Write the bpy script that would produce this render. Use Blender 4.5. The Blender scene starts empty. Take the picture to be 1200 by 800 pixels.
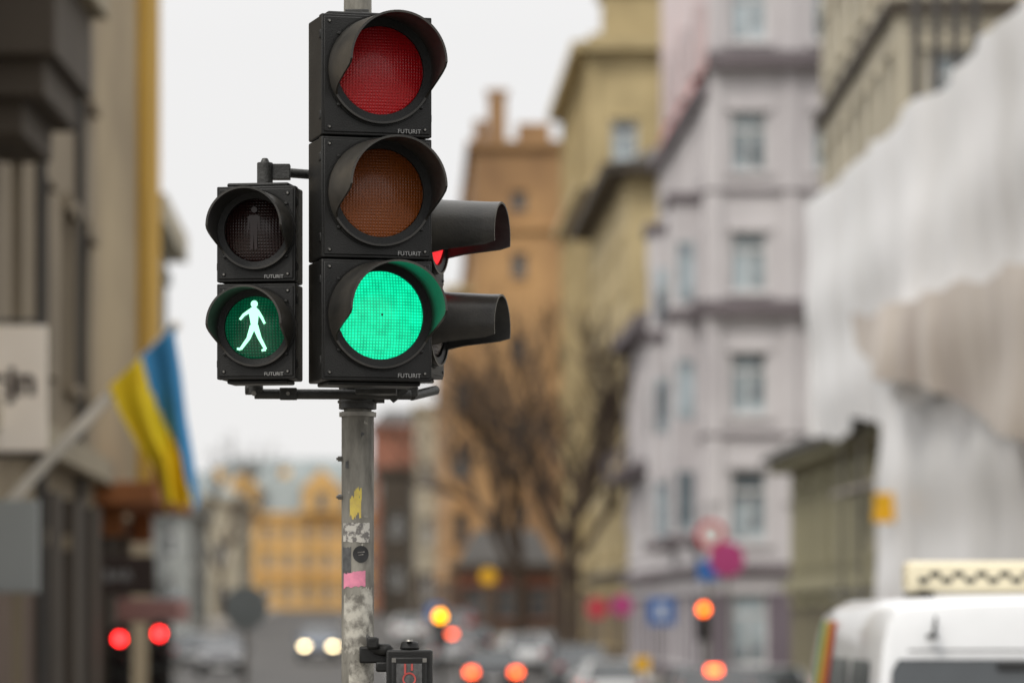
import bpy, math, random
from mathutils import Vector, Matrix, noise
random.seed(7)
scene=bpy.context.scene
rad=math.radians

# ---------------------------------------------------------------- materials
def newmat(name):
    m=bpy.data.materials.new(name); m.use_nodes=True
    nt=m.node_tree; b=nt.nodes['Principled BSDF']
    return m,nt,b
def mat(name,c,rough=.7,c2=None,scale=1.0,metal=0.0,bump=0.0,bscale=None,spec=.5,stretch=(1,1,1),lo=.35,hi=.65,detail=3):
    m,nt,b=newmat(name)
    b.inputs['Roughness'].default_value=rough
    b.inputs['Metallic'].default_value=metal
    b.inputs['Specular IOR Level'].default_value=spec
    tc=nt.nodes.new('ShaderNodeTexCoord'); mp=nt.nodes.new('ShaderNodeMapping')
    mp.inputs['Scale'].default_value=stretch
    nt.links.new(tc.outputs['Object'],mp.inputs[0])
    n=nt.nodes.new('ShaderNodeTexNoise'); n.inputs['Scale'].default_value=scale
    n.inputs['Detail'].default_value=detail; n.inputs['Roughness'].default_value=.6
    nt.links.new(mp.outputs[0],n.inputs['Vector'])
    r=nt.nodes.new('ShaderNodeValToRGB')
    if c2 is None: c2=tuple(v*.7 for v in c)
    r.color_ramp.elements[0].position=lo; r.color_ramp.elements[0].color=(*c2,1)
    r.color_ramp.elements[1].position=hi; r.color_ramp.elements[1].color=(*c,1)
    nt.links.new(n.outputs[0],r.inputs[0]); nt.links.new(r.outputs[0],b.inputs['Base Color'])
    if bump:
        n2=nt.nodes.new('ShaderNodeTexNoise'); n2.inputs['Scale'].default_value=bscale or scale*6
        n2.inputs['Detail'].default_value=3
        nt.links.new(mp.outputs[0],n2.inputs['Vector'])
        bp=nt.nodes.new('ShaderNodeBump'); bp.inputs['Strength'].default_value=bump
        bp.inputs['Distance'].default_value=.01
        nt.links.new(n2.outputs[0],bp.inputs['Height']); nt.links.new(bp.outputs[0],b.inputs['Normal'])
    return m
def emis(name,c,s,base=(.02,.02,.02)):
    m,nt,b=newmat(name)
    b.inputs['Base Color'].default_value=(*base,1)
    b.inputs['Emission Color'].default_value=(*c,1); b.inputs['Emission Strength'].default_value=s
    return m
def lens(name,base,em=None,es=0.0,period=36,rough=.28,coat=.35):
    m,nt,b=newmat(name); N=nt.nodes.new; L=nt.links.new
    tc=N('ShaderNodeTexCoord')
    w1=N('ShaderNodeTexWave'); w1.bands_direction='X'; w1.inputs['Scale'].default_value=period
    w2=N('ShaderNodeTexWave'); w2.bands_direction='Z'; w2.inputs['Scale'].default_value=period
    L(tc.outputs['Object'],w1.inputs[0]); L(tc.outputs['Object'],w2.inputs[0])
    mx=N('ShaderNodeMath'); mx.operation='MINIMUM'; L(w1.outputs['Fac'],mx.inputs[0]); L(w2.outputs['Fac'],mx.inputs[1])
    bp=N('ShaderNodeBump'); bp.inputs['Strength'].default_value=.6; bp.inputs['Distance'].default_value=.003
    L(mx.outputs[0],bp.inputs['Height']); L(bp.outputs[0],b.inputs['Normal'])
    b.inputs['Base Color'].default_value=(*base,1); b.inputs['Roughness'].default_value=rough
    b.inputs['Coat Weight'].default_value=coat; b.inputs['Coat Roughness'].default_value=.22
    if em:
        nz=N('ShaderNodeTexNoise'); nz.inputs['Scale'].default_value=28; nz.inputs['Detail'].default_value=3; L(tc.outputs['Object'],nz.inputs['Vector'])
        mr=N('ShaderNodeMapRange'); L(mx.outputs[0],mr.inputs[0])
        mr.inputs[1].default_value=0; mr.inputs[2].default_value=.6
        mr.inputs[3].default_value=es*.50; mr.inputs[4].default_value=es*1.18
        m2=N('ShaderNodeMapRange'); L(nz.outputs[0],m2.inputs[0]); m2.inputs[1].default_value=.3; m2.inputs[2].default_value=.7; m2.inputs[3].default_value=.74; m2.inputs[4].default_value=1.2
        mu=N('ShaderNodeMath'); mu.operation='MULTIPLY'; L(mr.outputs[0],mu.inputs[0]); L(m2.outputs[0],mu.inputs[1])
        b.inputs['Emission Color'].default_value=(*em,1); L(mu.outputs[0],b.inputs['Emission Strength'])
    return m

M={}
M['plastic']=mat('black_plastic',(.015,.015,.014),.47,(.007,.007,.0066),7,bump=.14,bscale=220,detail=6,spec=.32)
M['visor']=mat('visor_plastic',(.052,.047,.039),.33,(.018,.0175,.016),5,bump=.08,bscale=160,detail=5,spec=.45)
M['visor_in']=mat('visor_inner',(.046,.045,.042),.40,(.028,.027,.026),12,spec=.38)
M['bolt']=mat('bolt_steel',(.25,.24,.22),.4,metal=.7,scale=30)
M['pole']=mat('galvanised_pole',(.30,.285,.245),.55,(.09,.085,.07),11,metal=.25,bump=.35,bscale=60,stretch=(1,1,.28),lo=.38,hi=.64,detail=7)
M['collar']=mat('bracket_black',(.035,.035,.032),.45,(.018,.018,.016),20,bump=.2,bscale=120)
M['polecap']=mat('pole_cap',(.40,.38,.33),.5,(.2,.19,.17),14,metal=.3)
M['lens_red']=lens('lens_red_unlit',(.52,.003,.008))
M['lens_amber']=lens('lens_amber_unlit',(.26,.062,.006))
M['lens_green']=lens('lens_green_lit',(.0,.15,.08),(.003,.78,.37),1.28)
M['lens_pedred']=lens('lens_ped_unlit',(.018,.005,.004))
M['lens_pedgreen']=lens('lens_ped_green',(.003,.02,.012),(.0,.17,.07),.36)
M['man_green']=emis('walking_man_light',(.36,1.0,.60),2.0)
M['man_red']=mat('standing_man_unlit',(.026,.008,.006),.28)
M['dot']=mat('led_center',(.01,.10,.06),.5)
M['lens_red_on']=emis('lens_red_lit',(1,.02,.03),.95,(.4,0,0))
M['label']=mat('label_grey',(.42,.42,.41),.6)
M['st_yellow']=mat('sticker_yellow',(.75,.60,.10),.6,(.6,.45,.12),40)
M['st_white']=mat('sticker_white',(.52,.50,.45),.7,(.16,.15,.14),60,lo=.45,hi=.55)
M['st_black']=mat('sticker_black',(.02,.02,.02),.5)
M['st_dark']=mat('sticker_dark',(.10,.10,.10),.6,(.05,.05,.05),50)
M['st_pink']=mat('sticker_pink',(.75,.25,.36),.6,(.6,.2,.3),40)
M['st_peel']=mat('sticker_peeled',(.48,.46,.40),.8,(.15,.14,.12),22,lo=.42,hi=.60,detail=6)
M['white']=mat('white_paint',(.72,.72,.71),.4,(.62,.62,.61),2)
M['redpic']=mat('red_pictogram',(.5,.08,.07),.5)

# ---------------------------------------------------------------- mesh builder
class MB:
    def __init__(s): s.v=[];s.f=[];s.m=[]
    def add(s,vs,fs,m=0):
        o=len(s.v); s.v+= [tuple(v) for v in vs]
        for f in fs: s.f.append([i+o for i in f]); s.m.append(m)
    def quad(s,a,b,c,d,m=0): s.add([a,b,c,d],[(0,1,2,3)],m)
    def box(s,c,d,m=0,ux=(1,0,0),uy=None):
        c=Vector(c); ux=Vector(ux).normalized()
        uy=Vector(uy).normalized() if uy else Vector((-ux.y,ux.x,0)).normalized()
        uz=ux.cross(uy)
        hx,hy,hz=d[0]/2,d[1]/2,d[2]/2
        vs=[c+ux*(i*hx)+uy*(j*hy)+uz*(k*hz) for k in(-1,1) for j in(-1,1) for i in(-1,1)]
        s.add(vs,[(0,2,3,1),(4,5,7,6),(0,1,5,4),(2,6,7,3),(0,4,6,2),(1,3,7,5)],m)
    def cyl(s,p0,p1,r0,r1=None,n=24,m=0,caps=True):
        if r1 is None:r1=r0
        p0=Vector(p0);p1=Vector(p1); d=(p1-p0).normalized()
        a=Vector((0,0,1)) if abs(d.z)<.9 else Vector((1,0,0))
        u=d.cross(a).normalized(); w=d.cross(u)
        vs=[];
        for p,r in((p0,r0),(p1,r1)):
            for i in range(n):
                t=2*math.pi*i/n; vs.append(p+u*(r*math.cos(t))+w*(r*math.sin(t)))
        fs=[(i,(i+1)%n,n+(i+1)%n,n+i) for i in range(n)]
        if caps: fs+= [tuple(range(n-1,-1,-1)),tuple(range(n,2*n))]
        s.add(vs,fs,m)
    def obj(s,name,parent,mats,bevel=0,smooth=False,seg=2):
        me=bpy.data.meshes.new(name); me.from_pydata(s.v,[],s.f)
        for k in mats: me.materials.append(M[k] if isinstance(k,str) else k)
        me.polygons.foreach_set('material_index',s.m)
        if smooth: me.polygons.foreach_set('use_smooth',[True]*len(me.polygons))
        me.update()
        o=bpy.data.objects.new(name,me); scene.collection.objects.link(o)
        if parent: o.parent=parent
        if bevel:
            b=o.modifiers.new('bevel','BEVEL'); b.width=bevel; b.segments=seg; b.limit_method='ANGLE'; b.angle_limit=rad(40)
        if smooth:
            try: me.set_sharp_from_angle(angle=rad(40))
            except Exception: pass
        return o
def group(name,loc=(0,0,0),yaw=0.0):
    e=bpy.data.objects.new(name,None); e.empty_display_size=.2
    e.location=loc; e.rotation_euler=(0,0,yaw); scene.collection.objects.link(e); return e
def text(name,parent,body,size,loc,matk,rz=0,ext=.0005,align='CENTER',bold=0):
    cu=bpy.data.curves.new(name,'FONT'); cu.body=body; cu.size=size; cu.extrude=ext; cu.align_x=align; cu.offset=bold
    cu.materials.append(M[matk]); o=bpy.data.objects.new(name,cu); scene.collection.objects.link(o)
    o.parent=parent; o.location=loc; o.rotation_euler=(rad(90),0,rz); return o

# ---------------------------------------------------------------- terrain profile
GP=[(-400,0),(30,0),(90,-.9),(140,-.4),(250,1.3),(380,2.6),(3000,2.6)]
def gz(y):
    for (a,za),(b,zb) in zip(GP,GP[1:]):
        if y<=b:
            t=max(0,(y-a)/(b-a)); t=t*t*(3-2*t); return za+(zb-za)*t
    return GP[-1][1]
def RF(y): return 9.9-.035*y
def LF(y): return -3.7-.035*y

# ---------------------------------------------------------------- signals
def dome(mb,cx,cz,y,r,bulge,m=0,n=40,rings=8):
    vs=[(cx,y-bulge,cz)]; fs=[]
    for k in range(1,rings+1):
        t=k/rings
        for i in range(n):
            a=2*math.pi*i/n; vs.append((cx+r*t*math.cos(a),y-bulge*(1-t*t),cz+r*t*math.sin(a)))
    for i in range(n):
        fs.append((0,1+i,1+(i+1)%n))
    for k in range(rings-1):
        for i in range(n):
            a=1+k*n;b=1+(k+1)*n
            fs.append((a+i,b+i,b+(i+1)%n,a+(i+1)%n))
    mb.add(vs,fs,m)
def visor(mb,cx,cz,y,r0,r1,L,m=0,th=.003,full=88,end=128,base=.018,min_=1):
    n=72; vs=[]; fs=[]; fi=[]; K=6
    def ln(deg):
        a=abs(deg)
        t=min(1,max(0,(end-a)/(end-full))); t=t*t*(3-2*t); return base+(L-base)*t
    for side,off in((0,0),(1,-th)):
        for i in range(n+1):
            deg=-180+360*i/n
            l=ln(deg)
            a=rad(deg)
            for k in range(K+1):
                q=l*k/K; rr=r0+(r1-r0)*q/L+off
                if k==K: rr+= .0015*(1 if side==0 else -1)
                vs.append((cx+rr*math.sin(a),y-q,cz+rr*math.cos(a)))
    W=K+1; O=(n+1)*W
    for i in range(n):
        for k in range(K):
            a=i*W+k; fs.append((a,a+1,a+W+1,a+W)); fi.append((O+a,O+a+W,O+a+W+1,O+a+1))
        a=i*W+K; fs.append((a,O+a,O+a+W,a+W))
    o=len(mb.v); mb.add(vs,fs,m)
    for f in fi: mb.f.append([q+o for q in f]); mb.m.append(min_)
def ring(mb,cx,cz,y,r0,r1,depth,m=0,n=48):
    vs=[];fs=[]
    for (r,yy) in((r0,y),(r0,y-depth),(r1,y-depth*.75),(r1,y)):
        for i in range(n):
            a=2*math.pi*i/n; vs.append((cx+r*math.cos(a),yy,cz+r*math.sin(a)))
    for j in range(3):
        for i in range(n):
            a=j*n+i;b=j*n+(i+1)%n; fs.append((a,a+n,b+n,b))
    mb.add(vs,fs,m)
def signal(name,loc,yaw,W,H,depth,lensr,vr0,vr1,VL,lenses,lx=0,lz=.01,label=True,full=88,end=128):
    e=group(name,loc,yaw); n=len(lenses)
    hb=MB(); db=MB(); vb=MB(); sc=MB(); rb=MB()
    for i,lk in enumerate(lenses):
        cz=i*H
        hb.box((0,depth*.58,cz),(W-.012,depth*.84,H-.003),0)
        db.box((0,.017,cz),(W,.034,H-.005),0)
        db.box((0,-.001,cz),(W-.012,.006,H-.020),0)
        for q in(-.33,.33):
            hb.box((-W/2+.002,.02,cz+q*H),(.010,.026,.028),0)
            hb.box((W/2-.002,.02,cz+q*H),(.010,.026,.028),0)
        for sx in(-1,1):
            for sz in(-1,1):
                px,pz=sx*(W/2-.022),cz+sz*(H/2-.024)
                db.cyl((px,0,pz),(px,-.007,pz),.007,.006,12,0)
                sc.cyl((px,-.007,pz),(px,-.0082,pz),.003,.003,8,0)
        ring(rb,lx,cz+lz,-.002,vr0-.001,lensr+.001,.016)
        ring(rb,lx,cz+lz,-.002,vr0+.006,vr0-.004,.007)
        lm=MB(); dome(lm,lx,cz+lz,-.006,lensr,.024)
        lm.obj('lens_%d'%(i+1),e,[lk],smooth=True)
        visor(vb,lx,cz+lz,-.004,vr0,vr1,VL,full=full,end=end)
        for a in(40,140,220,320):
            px,pz=lx+(vr0+.005)*math.cos(rad(a)),cz+lz+(vr0+.005)*math.sin(rad(a))
            db.box((px,-.007,pz),(.012,.008,.010),0)
        if label:
            s=.0175 if W>.3 else .0145
            text('label_%d'%(i+1),e,'FUTURIT',s,(W/2-.034,-.0065,cz-H/2+.012),'label',align='RIGHT')
    top=(n-1)*H+H/2
    hb.box((0,depth*.5,top+.004),(W-.05,depth*.7,.012),0)
    hb.box((0,depth*.5,-H/2-.004),(W-.05,depth*.7,.012),0)
    hb.obj('housing',e,['plastic'],bevel=.007,smooth=True)
    db.obj('door',e,['plastic'],bevel=.003,smooth=True)
    rb.obj('bezels',e,['plastic'],smooth=True)
    vb.obj('visors',e,['visor','visor_in'],smooth=True)
    sc.obj('screws',e,['bolt'])
    return e
main=signal('traffic_light',(-.387,11.0,2.455),rad(16),.325,.350,.195,.126,.153,.139,.225,['lens_green','lens_amber','lens_red'],lx=.008,lz=.014,full=90,end=120)
d=MB(); d.cyl((.008,-.0302,.014),(.008,-.0306,.014),.0035,.0035,12); d.obj('lens_center_dot',main,['dot'])
ped=signal('pedestrian_signal',(-.737,11.06,2.428),rad(-9),.232,.280,.13,.090,.112,.109,.16,['lens_pedgreen','lens_pedred'],lx=.0,lz=.010,full=90,end=124)
ped2=signal('pedestrian_signal',(-.236,11.5,2.458),rad(76),.232,.275,.14,.084,.112,.098,.210,['lens_pedred','lens_red_on'],lx=.0,lz=.010,label=False,full=107,end=119)

def figure2d(e,name,cx,cz,y,s,mk,walk=True):
    mb=MB()
    def limb(x0,z0,x1,z1,r0,r1):
        dx,dz=x1-x0,z1-z0; l=math.hypot(dx,dz); nx,nz=-dz/l,dx/l
        pts=[(x0+nx*r0,z0+nz*r0),(x0-nx*r0,z0-nz*r0),(x1-nx*r1,z1-nz*r1),(x1+nx*r1,z1+nz*r1)]
        yy=y-.00006*len(mb.f)
        mb.add([(cx+s*a,yy,cz+s*b) for a,b in pts],[(0,1,2,3)])
    def joint(x,z,r):
        n=14; yy=y-.00006*len(mb.f)
        mb.add([(cx+s*(x+r*math.cos(2*math.pi*i/n)),yy,cz+s*(z+r*math.sin(2*math.pi*i/n))) for i in range(n)],[tuple(range(n))])
    joint(.02,.86,.135)
    if walk:
        limb(0,.62,.02,.10,.20,.13); joint(0,.58,.18); joint(.02,.06,.13)
        limb(.12,.62,.30,.36,.075,.055); joint(.30,.36,.055); limb(.30,.36,.42,.12,.055,.042)
        limb(-.12,.62,-.38,.46,.075,.055); joint(-.38,.46,.055); limb(-.38,.46,-.53,.28,.055,.045)
        limb(.06,.04,.22,-.40,.115,.075); joint(.22,-.40,.075); limb(.22,-.40,.46,-.84,.073,.055); limb(.46,-.84,.30,-.88,.055,.04)
        limb(-.03,.04,-.20,-.42,.115,.075); joint(-.20,-.42,.075); limb(-.20,-.42,-.50,-.82,.073,.055); limb(-.50,-.82,-.64,-.80,.055,.04)
    else:
        limb(0,.62,0,0,.20,.15); limb(-.08,0,-.09,-.85,.08,.06); limb(.08,0,.09,-.85,.08,.06)
        limb(-.22,.58,-.24,.0,.05,.04); limb(.22,.58,.24,.0,.05,.04)
    mb.obj(name,e,[mk])
figure2d(ped,'walking_man',0,.010,-.0305,.077,'man_green')
figure2d(ped,'standing_man',0,.290,-.0305,.066,'man_red',False)

# pole + brackets
PX,PY=-.458,11.40; PR=.048
pole=group('signal_pole',(PX,PY,0))
p=MB(); p.cyl((0,0,-.05),(0,0,2.215),PR,PR,48); p.cyl((0,0,2.215),(0,0,4.6),PR*.86,PR*.86,40)
p.obj('shaft',pole,['pole'],smooth=True)
p=MB(); p.cyl((0,0,2.20),(0,0,2.213),.055,.055,40); p.cyl((0,0,0),(0,0,.03),.12,.10,32)
p.cyl((0,0,3.32),(0,0,3.38),.050,.046,32)
p.obj('rings',pole,['polecap'],smooth=True)
c=MB()
c.cyl((0,0,2.222),(0,0,2.325),.056,.056,32)
for z in(2.24,2.27,2.30): c.cyl((0,0,z),(0,0,z+.008),.060,.060,32)
c.box((.065,-.02,2.275),(.03,.035,.07))
c.cyl((-.30,-.10,2.262),(.16,-.06,2.262),.015,.015,16)
c.cyl((-.30,-.10,2.262),(-.30,-.10,2.292),.022,.022,16)
c.cyl((-.327,-.10,2.275),(-.275,-.10,2.275),.016,.016,16)
c.cyl((.10,-.07,2.245),(.14,-.07,2.285),.012,.018,16)
c.box((.155,-.03,2.273),(.05,.06,.03)); c.box((.06,-.14,2.265),(.12,.10,.016))
c.box((-.20,-.10,2.262),(.05,.035,.035))
c.cyl((.16,-.03,2.26),(.23,.10,2.285),.014,.014,14)
c.cyl((-.26,-.22,2.903),(-.03,-.06,2.903),.014,.014,16)
c.cyl((-.26,-.24,2.855),(-.26,-.24,2.925),.023,.023,20); c.cyl((-.26,-.24,2.925),(-.26,-.24,2.938),.014,.008,16)
c.box((-.225,-.22,2.900),(.075,.044,.044))
c.cyl((0,0,2.87),(0,0,2.94),.052,.052,24)
c.box((.01,-.10,3.345),(.10,.16,.012)); c.box((.0,-.03,3.39),(.07,.06,.02)); c.box((.015,-.12,3.362),(.05,.06,.03))
c.cyl((.10,.02,2.86),(.22,.10,2.86),.014,.014,14)
c.obj('brackets',pole,['collar'],bevel=.002,smooth=True)
b=MB()
for z,s in((2.075,1),(1.962,1)):
    b.cyl((-.046,-.012,z),(-.058,-.014,z),.008,.008,8); b.cyl((-.058,-.014,z),(-.063,-.014,z),.004,.004,8)
for x in(-.03,.03): b.cyl((x,-.055,2.275),(x,-.064,2.275),.006,.006,6)
b.cyl((.07,-.035,2.29),(.07,-.046,2.29),.006,.006,6); b.cyl((.07,-.035,2.26),(.07,-.046,2.26),.006,.006,6)
b.cyl((-.30,-.118,2.262),(-.30,-.126,2.262),.008,.008,6); b.cyl((-.20,-.118,2.262),(-.20,-.124,2.262),.006,.006,6)
b.obj('bolts',pole,['bolt'])
def patch(name,a0,a1,z0,z1,mk,jag=0,lift=.0012,n=14,circle=None,slant=0):
    mb=MB(); r=PR+lift
    def P(a,z): return (r*math.sin(a),-r*math.cos(a),z)
    if circle:
        ac,zc,R=circle; k=24
        pts=[P(ac+R*math.cos(2*math.pi*i/k)/r, zc+R*math.sin(2*math.pi*i/k)) for i in range(k)]
        mb.add([P(ac,zc)]+pts,[(0,1+i,1+(i+1)%k) for i in range(k)])
    else:
        a0,a1=rad(a0),rad(a1); vs=[]
        for i in range(n+1):
            t=i/n; a=a0+(a1-a0)*t
            j0=random.uniform(-jag,jag); j1=random.uniform(-jag,jag)
            vs+= [P(a,z0+j0+slant*t),P(a,z1+j1+slant*t)]
        mb.add(vs,[(2*i,2*i+2,2*i+3,2*i+1) for i in range(n)])
    return mb.obj(name,pole,[mk],smooth=True)
patch('torn_yellow_sticker',-26,14,1.905,1.965,'st_yellow',.012)
patch('torn_yellow_corner',-10,16,1.955,1.985,'st_yellow',.010,.0016)
patch('white_label',-58,48,1.828,1.884,'st_white',.002)
patch('dark_sticker',-62,-22,1.735,1.812,'st_dark',.003)
patch('round_black_sticker',0,0,0,0,'st_black',circle=(rad(14),1.792,.025),lift=.0018)
for q,zz in ((0,1.797),(1,1.789)):
    patch('sticker_text_%d'%q,2+q*3,26-q*4,zz-.0012,zz+.0012,'st_white',.0004,.0024,slant=.002)
patch('pink_sticker',-55,30,1.692,1.736,'st_pink',.003,slant=.006)
patch('peeled_paper',-54,66,1.50,1.67,'st_peel',.008)
patch('peeled_paper_low',-30,80,1.41,1.47,'st_peel',.012)
patch('peeled_paper_high',10,60,1.62,1.69,'st_peel',.006,.0018)
for k in range(14):
    a=random.uniform(-60,50); z=random.uniform(1.45,2.18)
    patch('paint_chip_%d'%k,a,a+random.uniform(6,20),z,z+random.uniform(.004,.02),random.choice(['st_peel','st_dark']),.004,.0005+.00005*k,n=6)

# pedestrian push button box
pb=group('pedestrian_push_button',(-.30,11.27,1.34))
m=MB(); m.box((0,0,0),(.135,.10,.34)); m.box((0,-.052,.0),(.105,.012,.30)); 
m.cyl((.0,-.0,.17),(.0,-.0,.195),.030,.024,20); m.box((-.10,.06,.155),(.10,.03,.05)); m.box((-.11,.05,.19),(.035,.06,.035))
m.cyl((-.12,.07,.17),(-.06,.03,.17),.018,.018,14); m.box((-.075,.02,.12),(.05,.04,.03))
m.obj('housing',pb,['plastic'],bevel=.006,smooth=True)
m=MB(); m.box((0,-.0595,.03),(.075,.003,.20)); m.obj('face_plate',pb,['st_dark'],bevel=.001)
m=MB(); 
ring(m,0,.085,-.061,.020,.015,.003); m.box((-.012,-.0622,.115),(.006,.002,.03)); m.box((.008,-.0622,.12),(.006,.002,.02)); m.box((0,-.0622,.05),(.030,.002,.006))
m.obj('pictogram',pb,['redpic'])
m=MB(); m.cyl((0,-.056,-.08),(0,-.075,-.08),.028,.026,24); m.obj('button',pb,['st_white'],smooth=True)
m=MB(); m.cyl((0.0,-.03,.195),(0.0,-.03,.20),.012,.010,12); m.box((-.045,-.0575,.14),(.012,.004,.012)); m.box((.045,-.0575,.14),(.012,.004,.012)); m.obj('screws',pb,['bolt'])

# ---------------------------------------------------------------- ground
M['ground']=mat('paving_ground',(.15,.135,.115),.9,(.10,.09,.075),.6)
M['asphalt']=mat('asphalt',(.060,.056,.051),.75,(.036,.034,.032),.5)
M['pave']=mat('pavement_slabs',(.22,.20,.175),.85,(.15,.14,.12),.9)
M['kerb']=mat('granite_kerb',(.30,.29,.28),.8)
M['paint']=mat('road_paint',(.72,.72,.70),.7,(.45,.45,.43),6)
ys=[-400,-100,0]+list(range(10,400,8))+[450,600,900,1500,3000]
g=MB()
for a,b in zip(ys,ys[1:]):
    g.quad((-2500,a,gz(a)-.016),(2500,a,gz(a)-.016),(2500,b,gz(b)-.016),(-2500,b,gz(b)-.016))
g.obj('ground',None,['ground'])
RL=[(-100,-.05),(11,-.15),(60,-2.4),(75,-5.5),(100,-11),(200,-15.5),(350,-21),(356,-30)]
def RLX(y):
    for (a,xa),(b,xb) in zip(RL,RL[1:]):
        if y<=b: return xa+(xb-xa)*max(0,(y-a)/(b-a))
    return RL[-1][1]
RR=[(-100,10.5),(150,2.15),(230,-5.3),(350,-9.5),(356,-9.5)]
def RRX(y):
    for (a,xa),(b,xb) in zip(RR,RR[1:]):
        if y<=b: return xa+(xb-xa)*max(0,(y-a)/(b-a))
    return RR[-1][1]
ry=[-100,-50]+list(range(-20,356,5))
r=MB(); s1=MB(); s2=MB()
for a,b in zip(ry,ry[1:]):
    r.quad((RLX(a),a,gz(a)),(RRX(a),a,gz(a)),(RRX(b),b,gz(b)),(RLX(b),b,gz(b)))
    for mb,X,sg,wd in((s1,RLX,-1,6),(s2,RRX,1,6)):
        k=.15
        za,zb=gz(a)+.12,gz(b)+.12
        if sg<0:
            mb.quad((X(a)-wd,a,za),(X(a)-k,a,za),(X(b)-k,b,zb),(X(b)-wd,b,zb),0)
            mb.quad((X(a)-k,a,za),(X(a),a,za),(X(b),b,zb),(X(b)-k,b,zb),1)
            mb.quad((X(a),a,za),(X(a),a,za-.14),(X(b),b,zb-.14),(X(b),b,zb),1)
        else:
            mb.quad((X(a)+k,a,za),(X(a)+wd,a,za),(X(b)+wd,b,zb),(X(b)+k,b,zb),0)
            mb.quad((X(a),a,za),(X(a)+k,a,za),(X(b)+k,b,zb),(X(b),b,zb),1)
            mb.quad((X(a),a,za-.14),(X(a),a,za),(X(b),b,zb),(X(b),b,zb-.14),1)
r.obj('road',None,['asphalt']); s1.obj('pavement',None,['pave','kerb']); s2.obj('pavement',None,['pave','kerb'])
r=MB()
for k in range(26,330,9):
    x=lambda y:(RLX(y)*.45+RRX(y)*.55)
    a,b=k,k+3; r.quad((x(a)-.07,a,gz(a)+.005),(x(a)+.07,a,gz(a)+.005),(x(b)+.07,b,gz(b)+.005),(x(b)-.07,b,gz(b)+.005))
for k in range(8):
    x0=.5+k*1.1; r.quad((x0,14,.005),(x0+.55,14,.005),(x0+.55,18,.005),(x0,18,.005))
r.obj('road_markings',None,['paint'])

# ---------------------------------------------------------------- buildings
def wallmat(name,c,c2=None,scale=.35): return mat(name,c,.85,c2 or tuple(v*.66 for v in c),scale,stretch=(1,1,.6))
def glassmat(name,c,c2):
    return mat(name,c,.12,c2,.45,lo=.42,hi=.58,spec=.8)
M['glass_light']=glassmat('glass_sky_curtain',(.46,.54,.58),(.12,.15,.17))  # pale bluish base colour stands in for reflected sky, as well as curtains
M['glass_dark']=glassmat('glass_dark',(.10,.12,.13),(.03,.035,.04))
M['frame']=mat('window_frames',(.70,.70,.69),.5)
M['frame_d']=mat('window_frames_dark',(.16,.12,.09),.5)
M['roof_dark']=mat('roof_dark',(.07,.065,.06),.7)
M['roof_red']=mat('roof_red_tiles',(.46,.10,.08),.8,(.30,.07,.055),1.5)
M['roof_blue']=mat('roof_zinc',(.24,.27,.27),.6,(.17,.20,.20),.3)
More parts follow.
